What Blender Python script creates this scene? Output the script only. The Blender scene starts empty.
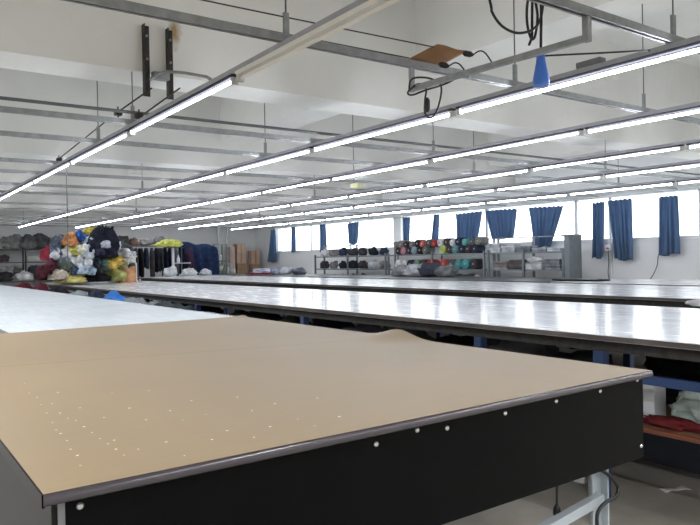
import bpy, math, random
from mathutils import Vector, Matrix, noise

random.seed(7)
S = bpy.context.scene
COL = S.collection
PI = math.pi

# ------------------------------------------------------------------ camera
F_PX, YAW, PITCH, ROLL = 674.0, 0.622, -0.007, -0.019
CAM = Vector((0, 0, 1.32))
_f = Vector((math.sin(YAW) * math.cos(PITCH), math.cos(YAW) * math.cos(PITCH), math.sin(PITCH)))
_r = Vector((math.cos(YAW), -math.sin(YAW), 0))
_u = _r.cross(_f)
_c, _s = math.cos(ROLL), math.sin(ROLL)
R_, U_ = _c * _r + _s * _u, -_s * _r + _c * _u
cd = bpy.data.cameras.new('camera')
cd.sensor_width = 36.0
cd.lens = F_PX / 700 * 36.0
cd.clip_start = 0.02
cam = bpy.data.objects.new('camera', cd)
COL.objects.link(cam)
M4 = Matrix((R_, U_, -_f)).transposed().to_4x4()
M4.translation = CAM
cam.matrix_world = M4
S.camera = cam


def at(a, b, x=None, y=None, z=None):
    """point of the room seen at photo position (a, b) on the plane x=, y= or z="""
    d = _f + R_ * ((a - 350) / F_PX) - U_ * ((b - 262.5) / F_PX)
    if x is not None:
        t = (x - CAM.x) / d.x
    elif y is not None:
        t = (y - CAM.y) / d.y
    else:
        t = (z - CAM.z) / d.z
    return CAM + d * t


# ------------------------------------------------------------------ materials
def lin(c):
    def g(v):
        v /= 255.0
        return v / 12.92 if v <= 0.04045 else ((v + 0.055) / 1.055) ** 2.4
    return (g(c[0]), g(c[1]), g(c[2]), 1)


_mats = {}


def mat(name, rgb, rough=0.6, metal=0.0, var=0.12, scale=8.0, bump=0.0, bscale=None, coat=0.0, spec=0.5, stretch=(1, 1, 1), sheen=0.0):
    if name in _mats:
        return _mats[name]
    m = bpy.data.materials.new(name)
    m.use_nodes = True
    nt = m.node_tree
    N, L = nt.nodes, nt.links
    b = N['Principled BSDF']
    tc = N.new('ShaderNodeTexCoord')
    mp = N.new('ShaderNodeMapping')
    mp.inputs['Scale'].default_value = stretch
    L.new(tc.outputs['Object'], mp.inputs['Vector'])
    nz = N.new('ShaderNodeTexNoise')
    nz.inputs['Scale'].default_value = scale
    nz.inputs['Detail'].default_value = 6
    L.new(mp.outputs['Vector'], nz.inputs['Vector'])
    rp = N.new('ShaderNodeValToRGB')
    c = lin(rgb)
    lo = tuple(max(0, v * (1 - var)) for v in c[:3]) + (1,)
    hi = tuple(min(1, v * (1 + var)) for v in c[:3]) + (1,)
    rp.color_ramp.elements[0].position = 0.3
    rp.color_ramp.elements[1].position = 0.7
    rp.color_ramp.elements[0].color = lo
    rp.color_ramp.elements[1].color = hi
    L.new(nz.outputs['Fac'], rp.inputs['Fac'])
    L.new(rp.outputs['Color'], b.inputs['Base Color'])
    b.inputs['Roughness'].default_value = rough
    b.inputs['Metallic'].default_value = metal
    b.inputs['Specular IOR Level'].default_value = spec
    b.inputs['Coat Weight'].default_value = coat
    b.inputs['Coat Roughness'].default_value = 0.12
    b.inputs['Sheen Weight'].default_value = sheen
    if bump:
        n2 = N.new('ShaderNodeTexNoise')
        n2.inputs['Scale'].default_value = bscale or scale * 4
        n2.inputs['Detail'].default_value = 8
        L.new(mp.outputs['Vector'], n2.inputs['Vector'])
        bp = N.new('ShaderNodeBump')
        bp.inputs['Strength'].default_value = bump
        bp.inputs['Distance'].default_value = 0.02
        L.new(n2.outputs['Fac'], bp.inputs['Height'])
        L.new(bp.outputs['Normal'], b.inputs['Normal'])
    _mats[name] = m
    return m


def fabric(rgb):
    g = sum(rgb) / 3
    q = tuple(int(v * .78 + g * .22) for v in rgb)
    return mat('fabric_%d_%d_%d' % tuple(rgb), q, rough=0.9, var=0.4, scale=6, bump=0.6, bscale=17, spec=0.12)


M_ceiling = mat('painted_ceiling', (222, 221, 215), 0.85, var=0.05, scale=1.3, bump=0.25, bscale=9)
M_wall = mat('painted_wall', (228, 229, 228), 0.8, var=0.04, scale=1.5, bump=0.08, bscale=20)
M_floor = mat('concrete_floor', (156, 152, 143), 0.42, var=0.22, scale=2.2, bump=0.1, bscale=30)
M_galv = mat('galvanised_steel', (150, 152, 152), 0.45, metal=0.55, var=0.15, scale=20)
M_channel = mat('grey_channel', (118, 119, 120), 0.5, metal=0.3, var=0.12, scale=12)
M_darksteel = mat('dark_steel', (58, 56, 54), 0.6, metal=0.3, var=0.35, scale=30)
M_batten = mat('white_batten', (222, 220, 214), 0.45, var=0.04)
M_socket = mat('lamp_socket', (196, 196, 192), 0.5, var=0.05)
M_black = mat('black_rubber', (24, 24, 25), 0.5, var=0.2)
M_blueplug = mat('blue_plug_plastic', (66, 116, 204), 0.38, var=0.06)
M_yellow = mat('pale_yellow_plastic', (205, 205, 160), 0.5, var=0.05)
M_card = mat('cardboard', (190, 158, 138), 0.85, var=0.12, scale=10)
M_card_dk = mat('old_cardboard', (158, 124, 100), 0.85, var=0.15, scale=8)
M_tape = mat('parcel_tape', (150, 118, 84), 0.3, var=0.05)
M_panel = mat('black_laminate', (8, 8, 9), 0.32, var=0.2, spec=0.07)
M_side = mat('charcoal_panel', (20, 21, 22), 0.5, var=0.12, scale=5)
M_nose = mat('dark_edging', (60, 54, 60), 0.22, var=0.1, scale=14, coat=0.5)
M_alu = mat('aluminium', (180, 184, 190), 0.38, metal=0.6, var=0.06)
M_legm = mat('painted_leg_steel', (176, 184, 190), 0.42, metal=0.25, var=0.08)
M_bluesteel = mat('blue_painted_steel', (38, 60, 100), 0.45, var=0.15, scale=10)
M_screw = mat('chrome_screw', (205, 205, 205), 0.25, metal=0.8, var=0.03)
M_woodedge = mat('worn_wood_edge', (84, 76, 72), 0.6, var=0.35, scale=14, stretch=(1, 0.25, 1))
M_board = mat('particle_board', (120, 88, 64), 0.7, var=0.2, scale=14)
M_shelfm = mat('grey_shelf_steel', (116, 122, 126), 0.5, metal=0.25, var=0.1)
M_oldshelf = mat('dark_shelf_board', (74, 74, 72), 0.7, var=0.2)
M_frame = mat('window_frame_paint', (214, 216, 218), 0.45, var=0.03)
M_post = mat('white_post_paint', (212, 214, 216), 0.5, var=0.04)
M_whiteprop = mat('white_carton', (214, 216, 220), 0.6, var=0.04)
M_paper = mat('white_paper', (222, 222, 218), 0.7, var=0.04)
M_red = mat('red_plastic', (176, 44, 40), 0.45, var=0.08)
M_wire = mat('grey_cable', (90, 92, 94), 0.5, var=0.1)
M_darktop = mat('dark_table_top', (46, 48, 54), 0.35, var=0.2)
M_pin = mat('pin_hole_white', (232, 226, 206), 0.6, var=0.02)
M_plank = mat('orange_plank', (120, 66, 46), 0.65, var=0.2, scale=6, stretch=(4, 0.5, 4))


def kraft():
    m = mat('kraft_hardboard', (131, 110, 75), 0.46, var=0.07, scale=1.1)
    nt = m.node_tree
    N, L = nt.nodes, nt.links
    b = N['Principled BSDF']
    old = b.inputs['Base Color'].links[0].from_socket
    tc = N.new('ShaderNodeTexCoord')
    mp = N.new('ShaderNodeMapping')
    mp.inputs['Scale'].default_value = (3, 26, 1)
    L.new(tc.outputs['Object'], mp.inputs['Vector'])
    nz = N.new('ShaderNodeTexNoise')
    nz.inputs['Scale'].default_value = 2.5
    nz.inputs['Detail'].default_value = 9
    L.new(mp.outputs['Vector'], nz.inputs['Vector'])
    rp = N.new('ShaderNodeValToRGB')
    rp.color_ramp.elements[0].position = 0.35
    rp.color_ramp.elements[1].position = 0.75
    rp.color_ramp.elements[0].color = (0.965, 0.965, 0.965, 1)
    rp.color_ramp.elements[1].color = (1.02, 1.02, 1.02, 1)
    L.new(nz.outputs['Fac'], rp.inputs['Fac'])
    mx = N.new('ShaderNodeMix')
    mx.data_type = 'RGBA'
    mx.blend_type = 'MULTIPLY'
    mx.inputs[0].default_value = 1
    L.new(old, mx.inputs[6])
    L.new(rp.outputs['Color'], mx.inputs[7])
    L.new(mx.outputs[2], b.inputs['Base Color'])
    return m


def table_white(name, rgb, rough):
    """worn, varnished pale table top with scratches along its length"""
    m = mat(name, rgb, rough, var=0.06, scale=2.0, coat=0.25, spec=0.34)
    nt = m.node_tree
    N, L = nt.nodes, nt.links
    b = N['Principled BSDF']
    tc = N.new('ShaderNodeTexCoord')
    mp = N.new('ShaderNodeMapping')
    mp.inputs['Scale'].default_value = (9, 0.9, 1)
    L.new(tc.outputs['Object'], mp.inputs['Vector'])
    nz = N.new('ShaderNodeTexNoise')
    nz.inputs['Scale'].default_value = 4
    nz.inputs['Detail'].default_value = 8
    L.new(mp.outputs['Vector'], nz.inputs['Vector'])
    mr = N.new('ShaderNodeMapRange')
    mr.inputs['From Min'].default_value = 0.3
    mr.inputs['From Max'].default_value = 0.7
    mr.inputs['To Min'].default_value = rough * 0.75
    mr.inputs['To Max'].default_value = rough * 1.6
    L.new(nz.outputs['Fac'], mr.inputs['Value'])
    L.new(mr.outputs['Result'], b.inputs['Roughness'])
    bp = N.new('ShaderNodeBump')
    bp.inputs['Strength'].default_value = 0.06
    bp.inputs['Distance'].default_value = 0.01
    L.new(nz.outputs['Fac'], bp.inputs['Height'])
    L.new(bp.outputs['Normal'], b.inputs['Normal'])
    return m


M_kraft = kraft()
M_top = table_white('varnished_pale_top', (214, 215, 217), 0.19)
M_top1 = table_white('white_laminate_top', (198, 206, 211), 0.42)


def emis(name, rgb, strength):
    m = bpy.data.materials.new(name)
    m.use_nodes = True
    b = m.node_tree.nodes['Principled BSDF']
    b.inputs['Base Color'].default_value = lin((240, 240, 240))
    b.inputs['Emission Color'].default_value = lin(rgb)
    b.inputs['Emission Strength'].default_value = strength
    return m


M_tube = emis('lit_tube', (240, 244, 255), 30.0)
M_tube_off = mat('unlit_tube', (232, 228, 218), 0.3, var=0.02)


def glass_mat():
    m = bpy.data.materials.new('window_glass')
    m.use_nodes = True
    N, L = m.node_tree.nodes, m.node_tree.links
    N.clear()
    o = N.new('ShaderNodeOutputMaterial')
    t = N.new('ShaderNodeBsdfTransparent')
    t.inputs['Color'].default_value = (0.96, 0.98, 0.98, 1)
    g = N.new('ShaderNodeBsdfGlossy')
    g.inputs['Roughness'].default_value = 0.03
    mx = N.new('ShaderNodeMixShader')
    mx.inputs[0].default_value = 0.05
    L.new(t.outputs[0], mx.inputs[1])
    L.new(g.outputs[0], mx.inputs[2])
    L.new(mx.outputs[0], o.inputs[0])
    return m


M_glass = glass_mat()


def curtain_mat():
    m = mat('blue_curtain_cloth', (98, 120, 150), 0.9, var=0.1, scale=5, spec=0.1)
    N, L = m.node_tree.nodes, m.node_tree.links
    b = N['Principled BSDF']
    tr = N.new('ShaderNodeBsdfTranslucent')
    tr.inputs['Color'].default_value = lin((112, 146, 184))
    mx = N.new('ShaderNodeMixShader')
    mx.inputs[0].default_value = 0.3
    L.new(b.outputs[0], mx.inputs[1])
    L.new(tr.outputs[0], mx.inputs[2])
    L.new(mx.outputs[0], N['Material Output'].inputs[0])
    return m


M_curtain = curtain_mat()


def stained_beam():
    """ceiling paint with the rust run above the second steel angle"""
    m = mat('stained_beam_paint', (222, 221, 215), 0.85, var=0.05, scale=1.3, bump=0.3, bscale=9)
    N, L = m.node_tree.nodes, m.node_tree.links
    b = N['Principled BSDF']
    old = b.inputs['Base Color'].links[0].from_socket
    ge = N.new('ShaderNodeNewGeometry')
    sub = N.new('ShaderNodeVectorMath')
    sub.operation = 'SUBTRACT'
    sub.inputs[1].default_value = (2.04, 5.2, 3.17)
    L.new(ge.outputs['Position'], sub.inputs[0])
    mul = N.new('ShaderNodeVectorMath')
    mul.operation = 'MULTIPLY'
    mul.inputs[1].default_value = (16, 1, 6.5)
    L.new(sub.outputs[0], mul.inputs[0])
    nz = N.new('ShaderNodeTexNoise')
    nz.inputs['Scale'].default_value = 18
    L.new(ge.outputs['Position'], nz.inputs['Vector'])
    ln = N.new('ShaderNodeVectorMath')
    ln.operation = 'LENGTH'
    L.new(mul.outputs[0], ln.inputs[0])
    ad = N.new('ShaderNodeMath')
    ad.operation = 'ADD'
    L.new(ln.outputs['Value'], ad.inputs[0])
    L.new(nz.outputs['Fac'], ad.inputs[1])
    mr = N.new('ShaderNodeMapRange')
    mr.inputs['From Min'].default_value = 0.75
    mr.inputs['From Max'].default_value = 1.6
    mr.inputs['To Min'].default_value = 0.85
    mr.inputs['To Max'].default_value = 0
    L.new(ad.outputs[0], mr.inputs['Value'])
    mx = N.new('ShaderNodeMix')
    mx.data_type = 'RGBA'
    L.new(mr.outputs['Result'], mx.inputs[0])
    L.new(old, mx.inputs[6])
    mx.inputs[7].default_value = lin((150, 116, 52))
    L.new(mx.outputs[2], b.inputs['Base Color'])
    return m


M_beam = stained_beam()


# ------------------------------------------------------------------ mesh builder
class MB:
    def __init__(self):
        self.v, self.f, self.m, self.s = [], [], [], []

    def add(self, vs, fs, mi=0, smooth=False):
        o = len(self.v)
        self.v += [Vector(p) for p in vs]
        for f in fs:
            self.f.append([o + i for i in f])
            self.m.append(mi)
            self.s.append(smooth)
        return self

    def box(self, x0, x1, y0, y1, z0, z1, mi=0, bev=0.0):
        if bev <= 0:
            vs = [(x, y, z) for z in (z0, z1) for y in (y0, y1) for x in (x0, x1)]
            return self.add(vs, [(0, 2, 3, 1), (4, 5, 7, 6), (0, 1, 5, 4), (2, 6, 7, 3), (0, 4, 6, 2), (1, 3, 7, 5)], mi)
        import bmesh
        bm = bmesh.new()
        bmesh.ops.create_cube(bm, size=1)
        for v in bm.verts:
            v.co = Vector((x0 + (v.co.x + .5) * (x1 - x0), y0 + (v.co.y + .5) * (y1 - y0), z0 + (v.co.z + .5) * (z1 - z0)))
        bmesh.ops.bevel(bm, geom=list(bm.edges), offset=bev, segments=2, profile=0.5, affect='EDGES')
        bm.verts.index_update()
        vs = [v.co.copy() for v in bm.verts]
        fs = [[v.index for v in f.verts] for f in bm.faces]
        bm.free()
        return self.add(vs, fs, mi)

    def bar(self, p0, p1, w, h, mi=0):
        """rectangular bar from p0 to p1, w wide (horizontal) and h tall"""
        p0, p1 = Vector(p0), Vector(p1)
        d = (p1 - p0).normalized()
        up = Vector((0, 0, 1)) if abs(d.z) < .9 else Vector((0, 1, 0))
        a = d.cross(up).normalized()
        b = a.cross(d).normalized()
        vs = []
        for p in (p0, p1):
            for sx, sy in ((-1, -1), (1, -1), (1, 1), (-1, 1)):
                vs.append(p + a * sx * w / 2 + b * sy * h / 2)
        return self.add(vs, [(3, 2, 1, 0), (4, 5, 6, 7), (0, 1, 5, 4), (1, 2, 6, 5), (2, 3, 7, 6), (3, 0, 4, 7)], mi)

    def tube(self, pts, r, n=10, mi=0, caps=True):
        pts = [Vector(p) for p in pts]
        if not hasattr(r, '__len__'):
            r = [r] * len(pts)
        vs, fs = [], []
        prev = None
        for i, p in enumerate(pts):
            d = (pts[min(i + 1, len(pts) - 1)] - pts[max(i - 1, 0)]).normalized()
            if prev is None:
                up = Vector((0, 0, 1)) if abs(d.z) < .9 else Vector((1, 0, 0))
                a = d.cross(up).normalized()
            else:
                a = (prev - d * prev.dot(d)).normalized()
            prev = a
            b = d.cross(a)
            for k in range(n):
                t = 2 * PI * k / n
                vs.append(p + (a * math.cos(t) + b * math.sin(t)) * r[i])
        for i in range(len(pts) - 1):
            for k in range(n):
                k2 = (k + 1) % n
                fs.append((i * n + k, i * n + k2, (i + 1) * n + k2, (i + 1) * n + k))
        self.add(vs, fs, mi, True)
        if caps:
            self.add(vs[:n], [tuple(range(n))[::-1]], mi)
            self.add(vs[-n:], [tuple(range(n))], mi)
        return self

    def grid(self, fn, nu, nv, mi=0, smooth=True):
        vs = [fn(i / nu, j / nv) for j in range(nv + 1) for i in range(nu + 1)]
        fs = [(j * (nu + 1) + i, j * (nu + 1) + i + 1, (j + 1) * (nu + 1) + i + 1, (j + 1) * (nu + 1) + i)
              for j in range(nv) for i in range(nu)]
        return self.add(vs, fs, mi, smooth)

    def build(self, name, mats, parent=None, origin=None):
        me = bpy.data.meshes.new(name)
        if not isinstance(mats, (list, tuple)):
            mats = [mats]
        if origin is None:
            if parent is not None:
                origin = wloc(parent)
            else:
                xs, ys, zs = zip(*[tuple(p) for p in self.v])
                origin = Vector(((min(xs) + max(xs)) / 2, (min(ys) + max(ys)) / 2, min(zs)))
        me.from_pydata([tuple(p - origin) for p in self.v], [], self.f)
        for m in mats:
            me.materials.append(m)
        me.polygons.foreach_set('material_index', self.m)
        me.polygons.foreach_set('use_smooth', self.s)
        me.update()
        o = bpy.data.objects.new(name, me)
        COL.objects.link(o)
        if parent is not None:
            o.parent = parent
            o.location = origin - wloc(parent)
        else:
            o.location = origin
        return o


def wloc(o):
    p = o.location.copy()
    while o.parent:
        o = o.parent
        p += o.location
    return p


def tag(o, label, cat, group=None, kind=None):
    o['label'] = label
    o['category'] = cat
    if group:
        o['group'] = group
    if kind:
        o['kind'] = kind
    return o


def thing(name, label, cat, loc, group=None):
    o = bpy.data.objects.new(name, None)
    o.empty_display_size = 0.1
    COL.objects.link(o)
    o.location = Vector(loc)
    return tag(o, label, cat, group)


def struct(name, mb, m):
    o = mb.build(name, m)
    o['kind'] = 'structure'
    return o


ORD = ['first', 'second', 'third', 'fourth', 'fifth', 'sixth', 'seventh', 'eighth', 'ninth', 'tenth', 'eleventh', 'twelfth',
       'thirteenth', 'fourteenth', 'fifteenth', 'sixteenth', 'seventeenth', 'eighteenth', 'nineteenth', 'twentieth']

# ------------------------------------------------------------------ room shell
XL, XR, YF, YE, ZC = -3.2, 11.6, -3.2, 22.2, 4.1
SILL, HEAD = 1.56, 2.42
struct('floor', MB().box(XL, XR, YF, YE, -0.1, 0), M_floor)
struct('ceiling', MB().box(XL, XR, YF, YE, ZC, ZC + 0.1), M_ceiling)
struct('wall_left', MB().box(XL - .2, XL, YF, YE, 0, ZC), M_wall)
struct('wall_front', MB().box(XL, XR, YF - .2, YF, 0, ZC), M_wall)
struct('wall_back', MB().box(XL, XR, YE, YE + .2, 0, ZC), M_wall)
wy = [20.6, 18.4, 16.25, 14.12, 13.8, 10.82, 8.4, 5.9, 3.5]
wr = MB()
wr.box(XR, XR + .25, YF, YE, 0, SILL)
wr.box(XR, XR + .25, YF, YE, HEAD, ZC)
wr.box(XR, XR + .25, wy[0], YE, SILL, HEAD)
wr.box(XR, XR + .25, YF, wy[-1], SILL, HEAD)
wr.box(XR - .02, XR + .25, 13.8, 14.12, SILL, HEAD)
struct('wall_right', wr, M_wall)
for i in range(len(wy) - 1):
    y1, y0 = wy[i], wy[i + 1]
    if i == 3:
        continue
    wn = i + 1 if i < 3 else i
    f = MB()
    t = .035
    f.box(XR + .06, XR + .11, y0, y0 + t, SILL, HEAD)
    f.box(XR + .06, XR + .11, y1 - t, y1, SILL, HEAD)
    f.box(XR + .06, XR + .11, y0 + t, y1 - t, SILL, SILL + t)
    f.box(XR + .06, XR + .11, y0 + t, y1 - t, HEAD - t, HEAD)
    w = struct('window_%d' % wn, f, M_frame)
    MB().box(XR + .082, XR + .088, y0 + t, y1 - t, SILL + t, HEAD - t).build('window_pane', M_glass, w)
# the sill board
struct('trim_1', MB().box(XR - .03, XR + .06, wy[-1], wy[0], SILL - .03, SILL), M_wall)
# beams: transverse ones hang to 2.8 m, longitudinal ones to 3.22 m
for k, y in enumerate((0.5, 5.2, 9.9, 14.6, 19.3)):
    struct('ceiling_beam', MB().box(XL, XR, y, y + .45, 2.8, ZC), M_beam if k == 1 else M_ceiling)
struct('ceiling_beam', MB().box(XL, XR, 21.75, YE, 2.47, ZC), M_ceiling)
for x in (-1.4, 4.61, 10.75):
    ys = [YF, 0.5, 0.95, 5.2, 5.65, 9.9, 10.35, 14.6, 15.05, 19.3, 19.75, 21.75]
    b = MB()
    for i in range(0, len(ys), 2):
        b.box(x, x + .5, ys[i], ys[i + 1], 3.22, ZC)
    struct('ceiling_beam', b, M_ceiling)

# ------------------------------------------------------------------ light rows
ROWX = [1.694, 3.38, 4.854, 6.455, 7.911, 9.704]
PIT, PH, ZT = 1.862, 3.402, 2.32
ROWN = ['leftmost light row', 'second light row from the left', 'third light row from the left', 'fourth light row from the left',
        'fifth light row from the left', 'light row nearest the windows']
THIN = {(1, 2), (2, 0), (2, 2), (3, 0), (3, 2), (0, 1)}


def cyl_mesh(L, r, n=12):
    return MB().tube([(0, 0, 0), (0, L, 0)], r, n)


def lamp_meshes():
    L = PIT
    d = {}
    bt = MB()
    bt.add([(-.016, .02, .024), (.016, .02, .024), (.026, .02, .0362), (-.026, .02, .0362), (-.016, L - .02, .024), (.016, L - .02, .024), (.026, L - .02, .0362), (-.026, L - .02, .0362)],
           [(0, 1, 2, 3), (7, 6, 5, 4), (4, 5, 1, 0), (5, 6, 2, 1), (6, 7, 3, 2), (7, 4, 0, 3)])
    d['batten'] = bt
    d['tube'] = MB().tube([(0, .05, 0), (0, L - .05, 0)], .0098, 12)
    d['tube_thin'] = MB().tube([(0, .05, .005), (0, L - .05, .005)], .0075, 12)
    for nm, y in (('socket_a', .022), ('socket_b', L - .05)):
        d[nm] = MB().box(-.02, .02, y, y + .028, -.018, .022, bev=.004)
    out = {}
    for k, b in d.items():
        me = bpy.data.meshes.new(k)
        me.from_pydata([tuple(p) for p in b.v], [], b.f)
        me.polygons.foreach_set('use_smooth', b.s)
        me.update()
        out[k] = me
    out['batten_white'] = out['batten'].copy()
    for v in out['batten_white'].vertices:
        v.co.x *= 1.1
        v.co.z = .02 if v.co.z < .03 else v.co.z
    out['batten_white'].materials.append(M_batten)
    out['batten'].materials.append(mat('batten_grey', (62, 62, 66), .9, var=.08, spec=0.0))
    out['socket_a'].materials.append(M_socket)
    out['socket_b'].materials.append(M_socket)
    out['tube_off'] = out['tube'].copy()
    out['tube_off'].materials.append(M_tube_off)
    out['tube'].materials.append(M_tube)
    out['tube_thin'].materials.append(M_tube)
    return out


LM = lamp_meshes()


def raw(name, me, parent):
    o = bpy.data.objects.new(name, me)
    COL.objects.link(o)
    o.parent = parent
    return o


for ri, x in enumerate(ROWX):
    # continuous folded-steel channel that carries the lamps
    c = MB()
    y0, y1 = PH - PIT - 1.0, PH + 9 * PIT + .03
    c.box(x - .026, x + .026, y0, y1, ZT + .0365, ZT + .042)
    c.box(x - .026, x - .022, y0, y1, ZT + .042, ZT + .064)
    c.box(x + .022, x + .026, y0, y1, ZT + .042, ZT + .064)
    o = c.build('light_channel', mat('lamp_channel_paint', (168, 168, 174), .8, var=.08, spec=0.05))
    tag(o, 'long grey steel channel carrying the lamps of the ' + ROWN[ri], 'channel', 'lamp channels under the ceiling')
    cnt = 10
    for k in range(-1, 9):
        yy = PH + k * PIT
        far = 8 - k
        lit = not (ri == 0 and k == -1)
        if lit:
            lab = ('lit fluorescent lamp at the far end of the ' if far == 0 else 'lit fluorescent lamp, %s from the far end of the ' % ORD[far]) + ROWN[ri]
        else:
            lab = 'unlit white fluorescent lamp at the near end of the leftmost light row'
        t = thing('fluorescent_lamp', lab, 'lamp', (x, yy, ZT), 'fluorescent lamps under the ceiling')
        raw('batten', LM['batten'] if lit else LM['batten_white'], t)
        raw('tube', LM['tube_off'] if not lit else (LM['tube_thin'] if (ri, k) in THIN or ri == 0 else LM['tube']), t)
        raw('socket', LM['socket_a'], t)
        raw('socket', LM['socket_b'], t)
# added unseen tube-sized lights: rows carried on behind the camera, two more at left
for x in (-1.5, 0.1, 1.694, 3.38, 4.854, 6.455, 7.911, 9.704):
    for yy in ((-2.1, -.25) if x > 1 else (-2.1, -.25, 2.5, 4.3, 6.2, 8.1, 9.9, 11.8, 13.6, 15.5, 17.4)):
        ld = bpy.data.lights.new('unseen_lamp_light', 'AREA')
        ld.shape = 'RECTANGLE'
        ld.size, ld.size_y = .04, 1.7
        ld.energy = 17
        ld.color = (.97, .98, 1)
        lo = bpy.data.objects.new('unseen_lamp_light', ld)
        lo.location = (x, yy, ZT)
        COL.objects.link(lo)

# transverse C-rails that hold the rows, each on threaded rods
ZR = 2.404
RAILY = [1.84, 2.88, 5.24, 6.2, 7.75, 8.7, 10.05, 11.2, 13.2, 14.85, 16.8, 18.4, 19.5]
for i, y in enumerate(RAILY):
    c = MB()
    x0, x1 = -.6, 11.45
    c.box(x0, x1, y - .02, y + .02, ZR + .016, ZR + .02)
    c.box(x0, x1, y - .02, y - .016, ZR - .018, ZR + .016)
    c.box(x0, x1, y + .016, y + .02, ZR - .018, ZR + .016)
    c.box(x0, x1, y - .016, y - .009, ZR - .018, ZR - .014)
    c.box(x0, x1, y + .009, y + .016, ZR - .018, ZR - .014)
    r = c.build('ceiling_rail', M_galv)
    tag(r, 'grey steel C-rail crossing above the light rows, %s rail from the camera' % ORD[i], 'rail', 'steel rails under the ceiling')
    inbeam = any(b <= y <= b + .45 for b in (5.2, 9.9, 14.6, 19.3))
    top = 2.8 if inbeam and y >= 5.2 else ZC
    for j, x in enumerate(ROWX):
        if i > 1 and (i + j) % 2 == (0 if i > 4 else 1) and not (i in (3,) and j in (0, 1)):
            continue
        if i == 0 and j not in (1, 2):
            continue
        if i > 3 and not inbeam:
            continue
        xx = x + .01
        tp = 3.22 if 4.61 <= xx <= 5.11 and not inbeam else top
        MB().tube([(xx, y, ZR + .02), (xx, y, tp)], .0042, 6).build('hanger_rod', M_wire, r)
        MB().box(xx - .014, xx + .014, y - .008, y + .008, ZR + .02, ZR + .13).build('rod_bracket', M_galv, r)
# the dark conduit beside the third rail
tag(MB().tube([(-.6, 5.08, 2.447), (11.4, 5.08, 2.447)], .0125, 8).build('conduit_pipe', M_wire),
    'dark round conduit running beside the third ceiling rail', 'pipe')
# two thin wires above the second rail
for dz, lab in ((.1, 'lower thin wire stretched above the second ceiling rail'), (.24, 'upper thin wire stretched above the second ceiling rail')):
    e0, e1 = (at(220, 19, y=2.9), at(409, 58, y=2.86)) if dz < .2 else (at(220, 2, y=2.95), at(434, 47, y=2.7))
    e0 = e1 + (e0 - e1) * 2.2
    pts = [e0.lerp(e1, i / 9) - Vector((0, 0, .008 * math.sin(i / 9 * PI))) for i in range(10)]
    tag(MB().tube(pts, .0035, 6).build('ceiling_wire', M_darksteel), lab, 'wire', 'thin wires near the ceiling')

# steel angles bolted on the first beam
for (ux, lab, ext) in ((147, 'dark steel angle bolted on the beam, the left one of two', 0), (170.5, 'dark steel angle bolted on the beam below the rust stain', 0)):
    p = at(ux, 60, y=5.17)
    z0, z1 = 2.61, 3.16
    c = MB()
    c.box(p.x - .028, p.x + .028, 5.19, 5.198, z0, z1)
    c.box(p.x - .028, p.x - .02, 5.14, 5.19, z0, z1)
    a = c.build('steel_angle', M_darksteel)
    tag(a, lab, 'angle', 'steel angles on the beam')
    for zz in (3.08, 2.9):
        MB().tube([(p.x + .006, 5.19, zz), (p.x + .006, 5.178, zz)], .01, 6).build('bolt', M_galv, a)
b = MB()
b.box(1.84, 1.97, 5.135, 5.198, 2.745, 2.80)
jb = b.build('junction_box', M_galv)
tag(jb, 'small grey junction box on the beam between the two steel angles', 'junction box')
pts = [at(150, 80, y=5.12), at(158, 74, y=5.12), at(167, 71.5, y=5.1), at(185, 73, y=4.9), at(207, 77, y=4.6), at(211, 80, x=1.70)]
tag(MB().tube(pts, .012, 8).build('conduit_pipe', M_galv), 'grey bent conduit from the junction box to the leftmost light row', 'pipe')
for (a0, a1, lab) in (((118, 112, 5.35), (152, 88, 5.1), 'stay wire from the conduit up to the left steel angle'), ((140, 117, 5.2), (180, 88, 4.9), 'stay wire from the channel up to the right steel angle'),
                      ((60, 158, 8.1), (105, 122, 6.4), 'slack wire from the rusty clamp to the fourth ceiling rail')):
    tag(MB().tube([at(a0[0], a0[1], y=a0[2]), at(a1[0], a1[1], y=a1[2])], .006, 6).build('stay_wire', M_darksteel), lab, 'wire', 'stay wires near the leftmost row')
for (a0, yy, lab) in (((118, 113), 5.3, 'dark clamp on the conduit left of the leftmost light row'), ((59, 160), 8.0, 'rusty clamp on the fifth rail left of the leftmost row'),
                      ((139, 116), 5.05, 'dark clamp where the conduit meets the leftmost light row')):
    p = at(a0[0], a0[1], y=yy)
    c = MB()
    c.box(p.x - .028, p.x + .028, yy - .03, yy + .03, p.z - .022, p.z + .022, bev=.009)
    c.tube([(p.x, yy, p.z - .035), (p.x, yy, p.z + .05)], .006, 6)
    tag(c.build('rail_clamp', M_darksteel), lab, 'clamp', 'clamps on the rails')

# ---- dropped busbar frame with cables
y2, y1_ = 2.88, 1.84
p2 = at(411, 70, y=y2)
p1 = at(586, 15, y=y1_)
fr = thing('drop_frame', 'galvanised steel frame hung between the two nearest ceiling rails', 'frame', (p2.x, y2, 2.2))
zb = 2.26
q2, q1 = at(412, 89, y=y2), at(587, 38, y=y1_)
MB().bar(q2, q1, .028, .028).build('cross_channel', M_galv, fr)
MB().bar((q2.x, y2 + .001, q2.z - .017), (q2.x, y2 + .001, ZR - .019), .024, .024).build('post', M_galv, fr)
MB().bar((q1.x, y1_, q1.z - .017), (q1.x, y1_, ZR - .019), .03, .03).build('post', M_galv, fr)
# cardboard
c = [at(408, 60, z=2.43), at(440, 66, z=2.43), at(467, 52, z=2.43), at(437, 45, z=2.47)]
cm = MB()
nrm = Vector((0, 0, .006))


def lerp(a, b, t):
    return a + (b - a) * t


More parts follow.
